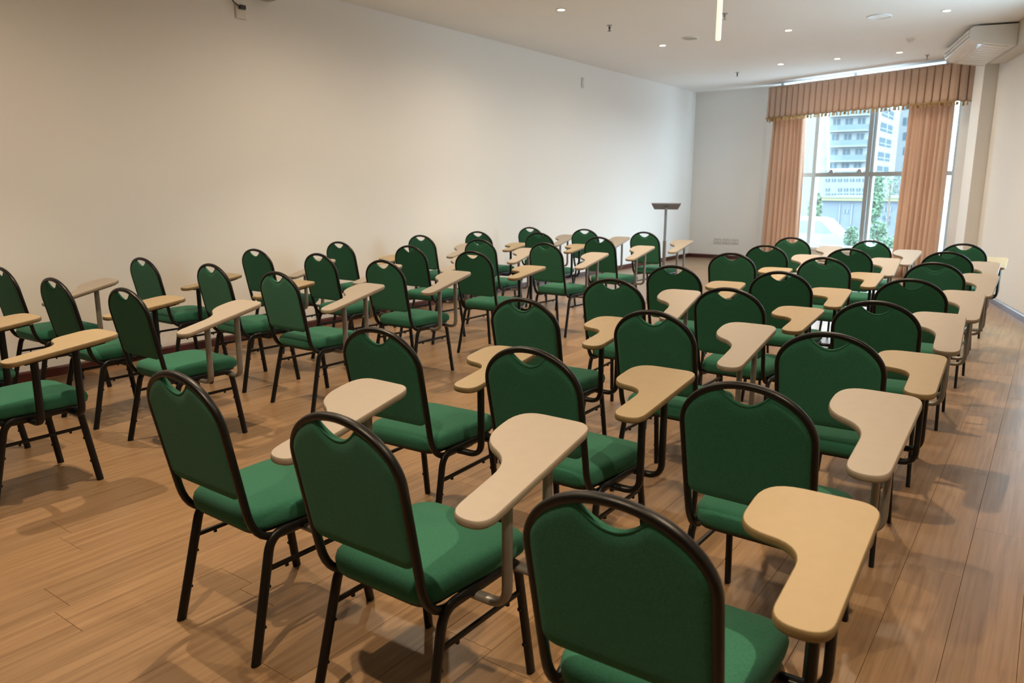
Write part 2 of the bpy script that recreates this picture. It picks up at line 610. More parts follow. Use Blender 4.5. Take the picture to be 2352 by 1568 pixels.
curtain('curtain', 0.31, 0.99, 0.20, 1.06, -0.20, 8, 'terracotta curtain drawn to the left side of the window', 3)
curtain('curtain', 2.89, 3.57, 2.83, 3.58, -0.20, 8, 'terracotta curtain hanging at the right side of the window', 8)
wt = empty('curtain_track', (AX, AY, 0), -ANG)
mb = MB(); mb.box(0.25, 3.62, -0.24, -0.16, 3.15, 3.18)
mb.build('rail', 'alu_white', wt)
for s in (0.45, 1.9, 3.4):
    mb = MB(); mb.box(s, s + 0.04, -0.22, -0.18, 3.18, HC); mb.build('bracket', 'alu_white', wt)
tag(wt, 'white ceiling curtain track above the pleated valance', 'curtain track')

val = empty('valance', (AX, AY, 0), -ANG)
YV = -0.42                                            # valance front, ahead of the wall
VZ0, VZ1 = 2.635, 3.155
path = [(0.355, YV + 0.30), (0.355, YV), (3.69, YV), (3.86, YV + 0.22)]
seg = []
for a, b_ in zip(path, path[1:]):
    seg.append((Vector(a), Vector(b_)))
tot = sum((b_ - a).length for a, b_ in seg)
NP = 33


def along(d):
    for a, b_ in seg:
        L = (b_ - a).length
        if d <= L: 
            t = (b_ - a).normalized()
            return a + t * d, Vector((t.y, -t.x))
        d -= L
    t = (seg[-1][1] - seg[-1][0]).normalized()
    return seg[-1][1], Vector((t.y, -t.x))


mb = MB(); vs = []; fs = []
per = 8
nx = NP * per
nz = 8
# box pleats: flat face, then a narrow tuck
prof = [(0.00, -0.045), (0.05, 0.024), (0.12, 0.032), (0.35, 0.036), (0.60, 0.037), (0.80, 0.034), (0.88, 0.026), (0.95, -0.040)]
bot = []
for j in range(nz + 1):
    t = j / nz
    for i in range(nx + 1):
        k, r = divmod(i, per)
        u, pr = prof[r]
        d = min(tot, (k + u) / NP * tot)
        p, n = along(d)
        open_ = 0.62 + 0.38 * t
        q = p + n * (pr * open_)
        sc_ = 0.012 * math.sin((k + u) * 2 * PI) * t
        z = VZ1 + (VZ0 - VZ1) * t - (abs(math.sin((k + u) * PI)) * 0.022 * t)
        vs.append((q.x, q.y + 0.0, z))
        if j == nz: bot.append((q.x, q.y, z))
for j in range(nz):
    for i in range(nx):
        q = j * (nx + 1) + i
        fs.append((q, q + 1, q + nx + 2, q + nx + 1))
mb.add(vs, fs)
vc = mb.build('pleated_cloth', 'curtain_fabric', val, smooth=35)
md = vc.modifiers.new('thickness', 'SOLIDIFY'); md.thickness = 0.003
mb = MB()
mb.tube([(x, y - 0.004, z) for x, y, z in bot], 0.016, 0.006, (0, -1, 0), 6)
mb.build('trim_band', 'fringe', val)
mb = MB()
for i in range(0, len(bot) - 1, 3):
    x, y, z = bot[i]
    mb.lathe([(0.004, z - 0.008), (0.013, z - 0.022), (0.010, z - 0.034), (0.016, z - 0.055), (0.006, z - 0.062)], x, y - 0.003, 6)
fo = mb.build('tassel_fringe', 'fringe', val)
fo['kind'] = 'stuff'
tag(val, 'pleated terracotta valance with tasselled gold fringe above the window', 'valance')

# ------------------------------------------------------------------ chairs
HT = 0.90
YT, YB, ZB = -0.294, -0.213, 0.503
KB = (YT - YB) / (HT - ZB)
NB = Vector((0, 1, -KB)).normalized()                 # back plane normal, towards the sitter


def bp_(x, z, n=0.0):
    return (x, YB + (z - ZB) * KB + NB.y * n, z + NB.z * n)


AH = 0.150; HWO = 0.198; TA = 0.0102; TBD = 0.0120
HWC, AHC = HWO - TA, AH - TA                          # tube centre line
Z0 = HT - AH
HWL = 0.184


def back_path():
    right = []
    # forward run, bend, then up the side
    zj = 0.374
    right += [(HWL - 0.002, 0.06, zj), (HWL - 0.002, -0.02, zj), (HWL - 0.002, -0.06, zj)]
    zs = 0.478
    ps = bp_(HWL - 0.001, zs)
    cy_ = ps[1] + 0.203 * (zs - zj)
    right += bez((HWL - 0.002, -0.100, zj), (HWL - 0.002, cy_, zj), ps, 8)[0:]
    right += [bp_(HWL, ZB + 0.01), bp_(HWL + (HWC - HWL) * 0.5, (ZB + Z0) / 2)]
    for k in range(0, 19):
        a = PI / 2 * k / 18
        right.append(bp_(HWC * math.cos(a), Z0 + AHC * math.sin(a)))
    return right + [(-x, y, z) for x, y, z in right[-2::-1]]


def panel_mesh():
    mb = MB()
    HI, AI = HWC - 0.004, AHC - 0.004
    HB_ = HWL - 0.004
    xh = 0.074
    zc = Z0 + AI * math.sqrt(1 - (xh / HI) ** 2)
    zsm = Z0 + AI - 0.057
    nx, nz = 40, 22
    xs = []
    for i in range(nx + 1):
        t = -1 + 2 * i / nx
        xs.append(HI * math.copysign(abs(math.sin(t * PI / 2)), t))
    grid = {}
    for i, x in enumerate(xs):
        zt = Z0 + AI * math.sqrt(max(0, 1 - (x / HI) ** 2))
        if abs(x) < xh:
            zt = zsm + (zc - zsm) * (x / xh) ** 2
        # rounded bottom corners
        e_ = max(0, abs(x) - (HI - 0.04)) / 0.04
        zb = ZB + 0.018 + 0.030 * (1 - math.sqrt(max(0, 1 - e_ * e_)))
        for j in range(nz + 1):
            v = j / nz
            z = zb + (zt - zb) * v
            if z < Z0:
                xx = x * (HB_ + (HI - HB_) * (z - ZB) / (Z0 - ZB)) / HI
            else:
                xx = x
            d = min(HI - abs(x), z - zb, zt - z)
            s_ = min(1, max(0, d) / 0.022)
            th = 0.0075 + 0.0055 * math.sin(s_ * PI / 2)
            grid[(i, j)] = (xx, z, th)
    vs = []; idx = {}
    for side in (1, -1):
        for (i, j), (x, z, th) in grid.items():
            idx[(side, i, j)] = len(vs)
            vs.append(bp_(x, z, side * th))
    fs = []
    for side in (1, -1):
        for i in range(nx):
            for j in range(nz):
                fs.append((idx[(side, i, j)], idx[(side, i + 1, j)], idx[(side, i + 1, j + 1)], idx[(side, i, j + 1)]))
    ring = [(i, 0) for i in range(nx)] + [(nx, j) for j in range(nz)] + [(i, nz) for i in range(nx, 0, -1)] + [(0, j) for j in range(nz, 0, -1)]
    for a, b_ in zip(ring, ring[1:] + ring[:1]):
        fs.append((idx[(1, *a)], idx[(1, *b_)], idx[(-1, *b_)], idx[(-1, *a)]))
    mb.add(vs, fs)
    pip = MB()
    pts = [bp_(xh * 1.04 * (-1 + 2 * k / 16), zsm + (zc - zsm) * (-1 + 2 * k / 16) ** 2 + 0.001, 0.0) for k in range(17)]
    pip.tube(pts, 0.0100, 0.0042, (0, 0, 1), 10)
    return mb.mesh('backrest', 'green_fabric', 60), pip.mesh('piping', 'green_fabric', 60)


def seat_mesh():
    pts = [(-0.178, -0.192), (0.178, -0.192), (0.206, 0.10), (0.205, 0.245), (-0.205, 0.245), (-0.206, 0.10)]
    out_ = fillet(pts, [0.07, 0.07, 0.10, 0.085, 0.085, 0.10], 7)
    n = len(out_)
    cx, cy = 0.0, 0.02
    rings = [(0.93, 0.399), (0.985, 0.404), (1.0, 0.418), (1.005, 0.434), (0.985, 0.450), (0.94, 0.461), (0.86, 0.4665), (0.6, 0.470), (0.3, 0.470)]
    mb = MB(); vs = []; fs = []
    for k, z in rings:
        for x, y in out_:
            yy = cy + (y - cy) * k
            dz = -0.010 * max(0, min(1, (yy - 0.12) / 0.12)) ** 1.5 if z > 0.43 else 0
            vs.append((cx + (x - cx) * k, yy, z + dz))
    for r in range(len(rings) - 1):
        for i in range(n):
            fs.append((r * n + i, r * n + (i + 1) % n, (r + 1) * n + (i + 1) % n, (r + 1) * n + i))
    fs.append(tuple(range(n - 1, -1, -1)))
    vs.append((cx, cy, 0.470))
    c = len(vs) - 1; r = len(rings) - 1
    for i in range(n):
        fs.append((r * n + i, r * n + (i + 1) % n, c))
    mb.add(vs, fs)
    return mb.mesh('seat', 'green_fabric', 70)


LA, LB = 0.0098, 0.0160
XL = 0.193
ZR = 0.387


def leg_path(front, sx):
    if front:
        foot, top, run = (0.204 * sx, 0.237, 0.0), (XL * sx, 0.188, 0.335), (XL * sx, 0.125, ZR)
        ctrl = (XL * sx, 0.180, ZR + 0.003)
        end = (XL * sx, 0.09, ZR)
    else:
        foot, top, run = (0.207 * sx, -0.230, 0.0), (XL * sx, -0.150, 0.335), (XL * sx, -0.085, ZR)
        ctrl = (XL * sx, -0.138, ZR + 0.003)
        end = (XL * sx, -0.05, ZR)
    return [foot, tuple((a + b_) / 2 for a, b_ in zip(foot, top))] + bez(top, ctrl, run, 8) + [end]


def leg_mesh(front, sx):
    mb = MB()
    pth = leg_path(front, sx)
    mb.tube(pth, LA, LB, (0, 1, 0), 10)
    d = -1 if front else 1
    for t in (0.32, 0.68):                            # stacking buffers
        p = Vector(pth[0]).lerp(Vector(pth[2]), t)
        mb.tube([p + Vector((0, d * 0.010, 0)), p + Vector((0, d * 0.018, 0)), p + Vector((0, d * 0.020, 0))], 0.006, 0.006, (1, 0, 0), 6)
    return mb.mesh('leg', 'black_paint', 50)


def stretcher_mesh(sx):
    mb = MB()
    z = 0.283
    ry = -0.230 + 0.080 * z / 0.335; fy = 0.237 - 0.049 * z / 0.335
    x = (0.207 - 0.014 * z / 0.335) * sx
    mb.tube([(x, ry, z), (x, 0, z), (x, fy, z)], 0.006, 0.0085, (0, 0, 1), 8)
    for y in (-0.09, 0.13):
        mb.tube([(x, y, z - 0.006), (x, y, z - 0.014), (x, y, z - 0.016)], 0.006, 0.006, (1, 0, 0), 6)
    return mb.mesh('stretcher', 'black_paint', 50)


def rail_mesh(sx):
    mb = MB(); mb.tube([(XL * sx, -0.055, ZR), (XL * sx, 0.02, ZR), (XL * sx, 0.095, ZR)], LA, LB, (0, 0, 1), 10)
    return mb.mesh('seat_rail', 'black_paint', 50)


TAB = {
    'cream': dict(zt=.708, tt=.116, R=.348, F=.346, L=.088, B=-.155, w=.110, M=.121),
    'pale': dict(zt=.730, tt=.224, R=.354, F=.322, L=.101, B=-.175, w=.116, M=.130),
}


def tablet_outline(k):
    t = TAB[k]
    R_, F, L, B, w, M_ = t['R'], t['F'], t['L'], t['B'], t['w'], t['M']
    if k == 'cream':
        return fillet([(R_, B), (R_, F), (L, F), (L, M_), (R_ - w, M_ - .02), (R_ - w, B)], [.06, .06, .09, .10, .08, .06], 8)
    return fillet([(R_, B), (R_, F), (L, F), (L, M_ + 0.01), (R_ - w, M_ - .055), (R_ - w, B)], [.06, .055, .10, .12, .13, .06], 8)


def tablet_meshes(k):
    t = TAB[k]
    ol = tablet_outline(k)
    n = len(ol)
    cx = sum(p[0] for p in ol) / n; cy = sum(p[1] for p in ol) / n
    # inward offset normals
    ar = sum(ol[i][0] * ol[(i + 1) % n][1] - ol[(i + 1) % n][0] * ol[i][1] for i in range(n))
    sg = 1 if ar > 0 else -1
    nor = []
    for i in range(n):
        d = Vector(ol[(i + 1) % n]) - Vector(ol[i - 1])
        if d.length < 1e-9: d = Vector((1, 0))
        d.normalize()
        nor.append(Vector((-d.y, d.x)) * sg)

    def Z(y): return t['zt'] + t['tt'] * (y - 0.1)

    def ring(ins, dz):
        return [((Vector(p) + nn * ins).x, (Vector(p) + nn * ins).y, Z((Vector(p) + nn * ins).y) + dz) for p, nn in zip(ol, nor)]
    board = MB()
    r0, r1, rb = ring(0.0035, 0.0), ring(0.0025, -0.001), ring(0.004, -0.0215)
    board.add(r0 + r1 + rb, [tuple(range(n))] + [(i, (i + 1) % n, n + (i + 1) % n, n + i) for i in range(n)]
              + [(n + i, n + (i + 1) % n, 2 * n + (i + 1) % n, 2 * n + i) for i in range(n)] + [tuple(range(3 * n - 1, 2 * n - 1, -1))])
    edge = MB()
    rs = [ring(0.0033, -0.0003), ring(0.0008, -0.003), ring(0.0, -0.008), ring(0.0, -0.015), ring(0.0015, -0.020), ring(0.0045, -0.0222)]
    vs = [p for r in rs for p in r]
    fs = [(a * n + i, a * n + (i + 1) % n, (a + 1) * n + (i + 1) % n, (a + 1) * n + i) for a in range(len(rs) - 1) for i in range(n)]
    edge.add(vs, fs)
    br = MB()                                          # flat bracket bar under the board
    x0, x1 = 0.268, 0.322
    y0, y1 = -0.075, 0.275
    br.add([(x, y, Z(y) + dz) for dz in (-0.0222, -0.033) for x, y in ((x0, y0), (x1, y0), (x1, y1), (x0, y1))],
           [(0, 1, 2, 3), (4, 7, 6, 5), (0, 4, 5, 1), (1, 5, 6, 2), (2, 6, 7, 3), (3, 7, 4, 0)])
    clipb = MB()
    clipb.add([(x, y, Z(y) + dz) for dz in (-0.0222, -0.030) for x, y in ((0.300, 0.276), (0.330, 0.276), (0.330, 0.292), (0.300, 0.292))],
              [(0, 1, 2, 3), (4, 7, 6, 5), (0, 4, 5, 1), (1, 5, 6, 2), (2, 6, 7, 3), (3, 7, 4, 0)])
    sup = []
    tm = 'black_paint' if k == 'cream' else 'grey_paint'
    for y in ((-0.030, 0.148) if k == 'cream' else (-0.012, 0.172)):
        s = MB()
        zb_ = 0.370
        pth = [(0.10, y, zb_), (0.20, y, zb_)] + bez((0.245, y, zb_), (0.298, y, zb_), (0.298, y, zb_ + 0.055), 8) + [(0.298, y, 0.55), (0.298, y, Z(y) - 0.030)]
        s.tube(pth, 0.0110, 0.0165, (0, 1, 0), 10)
        sup.append(s.mesh('tablet_support', tm, 50))
    return (board.mesh('writing_tablet', k + '_laminate'), edge.mesh('edge_band', k + '_edge', 60), br.mesh('bracket', tm), clipb.mesh('clip', 'chrome'), sup)


ME = {}
ME['panel'], ME['piping'] = panel_mesh()
ME['seat'] = seat_mesh()
mb = MB(); mb.tube(back_path(), TA, TBD, (0, 0, 1), 12)
ME['frame'] = mb.mesh('back_frame', 'black_paint', 50)
for fr_ in (0, 1):
    for sx in (-1, 1):
        ME['leg%d%d' % (fr_, sx)] = leg_mesh(fr_, sx)
for sx in (-1, 1):
    ME['str%d' % sx] = stretcher_mesh(sx); ME['rail%d' % sx] = rail_mesh(sx)
cross = []
for y in (-0.04, 0.10):
    mb = MB(); mb.tube([(-XL, y, 0.384), (0, y, 0.384), (XL, y, 0.384)], 0.009, 0.006, (0, 0, 1), 8)
    cross.append(mb.mesh('cross_bar', 'black_paint', 50))
mb = MB(); mb.prism(fillet([(-0.165, -0.175), (0.165, -0.175), (0.19, 0.225), (-0.19, 0.225)], [.05] * 4, 5), 2, 0.389, 0.4)
ME['base'] = mb.mesh('seat_base', 'dark_plastic')


def make_chair(k):
    root = empty('tablet_chair', (0, 0, 0))
    br = obj('backrest', ME['panel'], root)
    obj('piping', ME['piping'], br)
    obj('back_frame', ME['frame'], root)
    st = obj('seat', ME['seat'], root)
    obj('seat_base', ME['base'], st)
    for fr_ in (0, 1):
        for sx in (-1, 1):
            obj('leg', ME['leg%d%d' % (fr_, sx)], root)
    for sx in (-1, 1):
        obj('stretcher', ME['str%d' % sx], root); obj('seat_rail', ME['rail%d' % sx], root)
    for c in cross:
        obj('cross_bar', c, root)
    bo, ed_, bk, cl, sup = tablet_meshes(k)
    tb = obj('writing_tablet', bo, root)
    tb['label'] = 'yellowish cream writing tablet' if k == 'cream' else 'pale beige writing tablet'
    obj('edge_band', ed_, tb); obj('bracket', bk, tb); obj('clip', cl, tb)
    for s in sup:
        obj('tablet_support', s, root)
    return root


# id, x, y, turn (degrees), tablet kind, block, row, column
CH = {1: (0.45, 2.58, 0), 2: (1.364, 2.504, -0.7), 3: (0.556, 3.481, -0.2), 4: (2.137, 2.515, -0.1), 5: (1.379, 3.520, -1.5), 6: (0.553, 4.467, 2.1),
      7: (2.155, 3.473, -0.9), 8: (1.338, 4.499, -1.6), 9: (0.480, 5.476, 0.6), 10: (2.140, 4.409, 0.1), 11: (1.360, 5.522, 0.0), 12: (0.443, 6.675, 1.6),
      13: (0.519, 7.581, 2.7), 14: (1.353, 6.541, 2.5), 15: (2.178, 5.396, 1.4), 16: (0.504, 8.722, 0.2), 17: (1.229, 7.821, 1.6), 18: (2.184, 6.520, -2.9),
      19: (1.287, 8.776, 1.0), 20: (2.181, 7.579, -3.2), 21: (2.170, 8.680, -2.7), 22: (2.179, 1.655, 0.3), 23: (1.389, 1.650, 1.0),
      24: (4.064, 1.656, -1.3), 25: (4.754, 1.646, -0.3), 26: (5.505, 1.599, 0.9), 27: (4.023, 2.483, 2.5), 28: (4.703, 2.528, -0.3), 29: (5.451, 2.493, -1.6),
      30: (4.035, 3.442, 1.3), 31: (4.716, 3.469, -1.4), 32: (5.446, 3.394, 1.6), 33: (4.000, 4.387, 4.6), 34: (4.717, 4.392, -0.9), 35: (5.428, 4.341, 3.0),
      36: (3.981, 5.295, 4.8), 37: (4.684, 5.356, 3.9), 38: (5.432, 5.399, 1.2), 39: (3.969, 6.503, 2.2), 40: (4.676, 6.537, 1.3), 41: (5.428, 6.577, -1.4),
      42: (3.950, 7.484, 0.6), 43: (4.637, 7.538, 2.8), 44: (5.384, 7.666, 0.0), 45: (3.856, 8.730, -3.6), 46: (4.627, 8.706, -3.9), 47: (5.399, 8.775, 0.9)}
PALE = {1, 4, 6, 7, 8, 10, 11, 12, 14, 16, 18, 19, 20, 21, 24, 25, 29, 31, 33, 35, 38, 41, 42, 43, 44, 45, 46}
LEFT = [[None, 23, 22], [1, 2, 4], [3, 5, 7], [6, 8, 10], [9, 11, 15], [12, 14, 18], [13, 17, 20], [16, 19, 21]]
RIGHT = [[24, 25, 26], [27, 28, 29], [30, 31, 32], [33, 34, 35], [36, 37, 38], [39, 40, 41], [42, 43, 44], [45, 46, 47]]
ORD = ['nearest', 'second', 'third', 'fourth', 'fifth', 'sixth', 'seventh', 'farthest']
protos = {}
for block, rows, cols_ in (('left', LEFT, ('by the wall', 'in the middle', 'beside the aisle')), ('right', RIGHT, ('beside the aisle', 'in the middle', 'at the right end'))):
    for r, row in enumerate(rows):
        for c, i in enumerate(row):
            if i is None: continue
            k = 'pale' if i in PALE else 'cream'
            if k not in protos:
                protos[k] = ch = make_chair(k)
            else:
                ch = copy_tree(protos[k])
            x, y, a = CH[i]
            ch.location = (x, y, 0); ch.rotation_euler.z = math.radians(a)
            tag(ch, 'green chair with %s tablet arm, %s row of %s block, %s' % ('pale beige' if k == 'pale' else 'yellowish', ORD[r], block, cols_[c]),
                'chair', 'green tablet-arm chairs in the %s block' % block)

# ------------------------------------------------------------------ ceiling fixtures
LIGHTS = [(2.41, 12.35), (3.225, 12.32), (4.05, 12.25), (1.604, 9.889), (3.236, 9.83), (4.884, 9.747), (1.599, 7.379)]
OUT = [(3.23, 7.38, 'over the aisle, level with the seventh row'), (4.88, 7.38, 'over the right block, level with the seventh row'),
       (1.60, 4.93, 'over the left block, level with the fourth row'), (4.88, 4.93, 'over the right block, level with the fourth row'),
       (3.23, 2.30, 'over the aisle, level with the second row'), (6.40, 1.75, 'over the right-hand walkway, level with the nearest row'),
       (4.88, 0.55, 'over the right block, just ahead of the viewer'), (1.60, 1.90, 'over the left block, level with the nearest row')]
NAMES = {0: 'left one of the three downlights nearest the valance', 1: 'middle one of the three downlights nearest the valance', 2: 'right one of the three downlights nearest the valance',
         3: 'small recessed downlight beside the dark flat ceiling speaker', 4: 'small recessed downlight right of the hanging tube lamp', 5: 'small recessed downlight left of the air conditioner',
         6: 'small recessed downlight at the left, closest to the viewer'}
for i, (x, y) in enumerate(LIGHTS + [t_[:2] for t_ in OUT]):
    d = empty('downlight', (x, y, HC))
    mb = MB(); mb.lathe([(0.036, 0.0), (0.040, -0.006), (0.052, -0.006), (0.056, -0.001), (0.056, 0.001)], 0, 0, 28)
    mb.build('trim_ring', 'white_plastic', d, 40)
    mb = MB(); mb.lathe([(0.036, 0.0), (0.036, -0.0035), (0.0, -0.0035)], 0, 0, 24)
    mb.build('lens', 'lamp_glow', d, 40)
    L = bpy.data.lights.new('downlight_beam', 'SPOT')
    L.energy = LAMP_W * (0.5 if y > 9 else 1.5); L.color = LAMP_COL; L.spot_size = math.radians(92); L.spot_blend = 0.8; L.shadow_soft_size = 0.02
    lo = bpy.data.objects.new('downlight_beam', L); COL.objects.link(lo); lo.parent = d; lo.location = (0, 0, -0.03)
    L = bpy.data.lights.new('downlight_spill', 'SPOT')
    L.energy = SPILL_W * (0.5 if y > 9 else 1.25); L.color = LAMP_COL; L.spot_size = math.radians(172); L.spot_blend = 0.9; L.shadow_soft_size = 0.03
    lo = bpy.data.objects.new('downlight_spill', L); COL.objects.link(lo); lo.parent = d; lo.location = (0, 0, -0.03)
    tag(d, NAMES[i] if i in NAMES else 'recessed downlight ' + OUT[i - 7][2], 'downlight', 'ceiling downlights')

for k, (x, y, r, lab) in enumerate([(2.094, 9.616, 0.105, 'flat round ceiling speaker left of the hanging tube lamp'), (4.255, 9.633, 0.125, 'round white ceiling speaker left of the air conditioner')]):
    s = empty('ceiling_speaker', (x, y, HC))
    mb = MB(); mb.lathe([(r - 0.014, -0.004), (r - 0.012, -0.013), (r - 0.003, -0.012), (r, -0.002), (r, 0.001)], 0, 0, 40)
    mb.build('rim', 'white_gloss' if k else 'white_plastic', s, 40)
    mb = MB(); mb.lathe([(r - 0.013, 0.0), (r - 0.013, -0.007), (r * 0.5, -0.010), (0.0, -0.011)], 0, 0, 40)
    mb.build('grille', 'white_plastic' if k else 'grey_plastic', s, 40)
    tag(s, lab, 'speaker', 'ceiling speakers')

for x, y, lab in [(1.637, 8.369, 'dark sprinkler head above the left rows of chairs'), (1.586, 12.81, 'small sprinkler head near the far left ceiling corner'),
                  (4.332, 12.71, 'small sprinkler head close to the air conditioner'), (2.933, 8.545, 'small sprinkler head just right of the hanging tube lamp')]:
    s = empty('sprinkler', (x, y, HC))
    mb = MB(); mb.lathe([(0.032, 0.001), (0.032, -0.004), (0.014, -0.010), (0.012, -0.018)], 0, 0, 18); mb.build('escutcheon', 'grey_plastic', s, 40)
    mb = MB(); mb.lathe([(0.011, -0.018), (0.013, -0.030), (0.006, -0.045), (0.006, -0.058)], 0, 0, 12); mb.build('body', 'grey_plastic' if x > 2 else 'dark_plastic', s, 40)
    mb = MB(); mb.lathe([(0.006, -0.058), (0.020, -0.060), (0.020, -0.063), (0.0, -0.064)], 0, 0, 14); mb.build('deflector', 'grey_plastic' if x > 2 else 'dark_plastic', s, 40)
    tag(s, lab, 'sprinkler', 'fire sprinklers')
s = empty('smoke_detector', (4.326, 11.258, HC))
mb = MB(); mb.lathe([(0.052, 0.001), (0.052, -0.012), (0.046, -0.020)], 0, 0, 28); mb.build('base', 'white_plastic', s, 40)
mb = MB(); mb.lathe([(0.034, -0.018), (0.034, -0.032), (0.024, -0.042), (0.0, -0.043)], 0, 0, 24); mb.build('head', 'white_plastic', s, 40)
tag(s, 'round white smoke detector on the ceiling before the window', 'smoke detector')

# slim tube lamp hanging from the ceiling
pl = empty('tube_lamp', (4.044, 5.5, 0))
mb = MB(); mb.lathe([(0.0, 2.400), (0.012, 2.401), (0.0185, 2.408), (0.0185, 2.85)], 0, 0, 20); mb.build('glowing_tube', 'tube_glow', pl, 40)
mb = MB(); mb.lathe([(0.020, 2.85), (0.020, 2.90), (0.006, 2.92), (0.006, HC - 0.02)], 0, 0, 16); mb.build('stem', 'dark_plastic', pl, 40)
mb = MB(); mb.lathe([(0.045, HC - 0.02), (0.045, HC)], 0, 0, 20); mb.build('ceiling_rose', 'white_plastic', pl, 40)
tag(pl, 'slim glowing warm white tube lamp hanging from the ceiling', 'lamp')

# ------------------------------------------------------------------ air conditioner under the ceiling by the right wall
P0 = Vector((5.045, 10.69))
aroot = empty('air_conditioner', (P0.x, P0.y, 0), math.atan2(0.262, 0.965))   # local x: towards the wall, local y: away from camera
LAC = 1.62
body = [(0.03, 3.205), (-0.012, 3.185), (-0.012, 3.150), (0.004, 3.066), (0.06, 3.046), (0.14, 3.030), (0.35, 2.997), (0.455, 2.985), (0.455, 3.205)]
mb = MB(); mb.prism(body, 1, 0.03, LAC - 0.03)
mb.build('body', 'white_plastic', aroot)
cap = [(0.03, 3.210), (-0.020, 3.190), (-0.022, 3.150), (-0.006, 3.064), (0.06, 3.040), (0.14, 3.024), (0.35, 2.990), (0.456, 2.978), (0.456, 3.210)]
for a, b_ in ((0.0, 0.03), (LAC - 0.03, LAC)):
    mb = MB(); mb.prism(fillet(cap, [.01, .02, .02, .03, .02, .02, .02, .0, .0], 4), 1, a, b_); mb.build('end_cap', 'white_plastic', aroot, 30)
for k, (x, z) in enumerate([(-0.018, 3.165), (-0.012, 3.125), (-0.003, 3.085)]):
    mb = MB(); mb.prism([(x - 0.006, z - 0.012), (x + 0.006, z - 0.014), (x + 0.004, z + 0.012), (x - 0.010, z + 0.012)], 1, 0.035, LAC - 0.035)
    mb.build('louvre', 'white_gloss', aroot)
for x, z in ((-0.0155, 3.145), (-0.006, 3.105)):
    mb = MB(); mb.box(x - 0.004, x + 0.02, 0.05, LAC - 0.05, z - 0.006, z + 0.006); mb.build('air_slot', 'grey_plastic', aroot)
for k in range(9):
    y0 = 0.12 + k * 0.155
    mb = MB(); mb.prism([(0.16, 3.0255), (0.17, 3.0185), (0.40, 2.982), (0.41, 2.989)], 1, y0, y0 + 0.135)
    mb.build('intake_panel', 'white_plastic', aroot)
mb = MB(); mb.prism([(0.085, 3.040), (0.09, 3.031), (0.135, 3.022), (0.14, 3.029)], 1, 0.10, LAC - 0.1); mb.build('trim_strip', 'white_gloss', aroot)
for y in (0.25, LAC - 0.25):
    mb = MB(); mb.box(0.12, 0.32, y, y + 0.05, 3.20, HC); mb.build('ceiling_bracket', 'dark_plastic', aroot)
tag(aroot, 'white under-ceiling air conditioner beside the window valance', 'air conditioner')

# ------------------------------------------------------------------ lectern
lt = empty('lectern', (1.34, 10.8, 0), math.radians(24))
mb = MB()
mb.add([(-0.215, -0.09, 1.168), (0.215, -0.09, 1.168), (0.172, 0.09, 1.080), (-0.172, 0.09, 1.080),
        (-0.215, -0.075, 1.180), (0.215, -0.075, 1.180), (0.172, 0.10, 1.094), (-0.172, 0.10, 1.094)],
       [(0, 3, 2, 1), (4, 5, 6, 7), (0, 1, 5, 4), (1, 2, 6, 5), (2, 3, 7, 6), (3, 0, 4, 7)])
bd = mb.build('reading_board', 'lectern_metal', lt)
mb = MB(); mb.box(-0.172, 0.172, 0.085, 0.105, 1.085, 1.125); mb.build('book_ledge', 'lectern_metal', bd)
mb = MB(); mb.tube([(0, 0, 0.60), (0, 0, 0.9), (0, 0, 1.06), (0, -0.01, 1.115)], 0.020, 0.020, (0, 1, 0), 12); mb.build('upper_pole', 'lectern_metal', lt, 50)
mb = MB(); mb.tube([(0, 0, 0.03), (0, 0, 0.3), (0, 0, 0.62)], 0.026, 0.026, (0, 1, 0), 12); mb.build('lower_pole', 'grey_paint', lt, 50)
mb = MB(); mb.lathe([(0.20, 0.0), (0.20, 0.012), (0.17, 0.022), (0.04, 0.035), (0.03, 0.06)], 0, 0, 32); mb.build('foot_plate', 'lectern_metal', lt, 40)
tag(lt, 'slender grey metal lectern with slanted board by the left wall', 'lectern')

# ------------------------------------------------------------------ wall sockets and small wall things
for k in range(3):
    s = empty('wall_socket', (0.60 + k * 0.175, DB, 0.345))
    mb = MB(); mb.prism(fillet([(-0.075, -0.052), (0.075, -0.052), (0.075, 0.052), (-0.075, 0.052)], [.008] * 4, 3), 1, -0.010, 0.0)
    mb.build('plate', 'socket_grey', s)
    for x in (-0.036, 0.036):
        mb = MB(); mb.prism([(x + 0.022 * math.cos(a * PI / 3), 0.024 * math.sin(a * PI / 3)) for a in range(6)], 1, -0.013, -0.009); mb.build('outlet', 'white_plastic', s)
    tag(s, ['grey double wall socket, left one of three on the far wall', 'grey double wall socket, middle one of three on the far wall', 'grey double wall socket, right one of three on the far wall'][k], 'socket', 'sockets low on the far wall')
s = empty('switch_plate', (0, 10.566, 2.95))
mb = MB(); mb.box(0, 0.010, -0.035, 0.035, -0.075, 0.075); mb.build('plate', 'socket_grey', s)
mb = MB(); mb.box(0.010, 0.016, -0.015, 0.015, -0.03, 0.03); mb.build('cover', 'white_plastic', s)
tag(s, 'small beige cover plate high on the left wall', 'wall plate')
s = empty('wall_unit', (0, 4.78, 3.06))
mb = MB(); mb.prism([(0.0, 0.0), (0.12, 0.0), (0.14, 0.03), (0.14, 0.15), (0.0, 0.15)], 1, -0.12, 0.14); mb.build('case', 'white_plastic', s)
mb = MB(); mb.box(0.03, 0.12, -0.09, 0.11, -0.006, 0.0); mb.build('vent', 'grey_plastic', s)
tag(s, 'pale wall-mounted box at the top of the left wall', 'wall unit')
s = empty('wall_outlet', (0, 4.60, 2.93))
mb = MB(); mb.box(0, 0.018, -0.05, 0.05, -0.065, 0.065); mb.build('plate', 'white_plastic', s)
mb = MB(); mb.box(0.018, 0.05, -0.022, 0.030, 0.012, 0.045); mb.build('plug', 'dark_plastic', s)
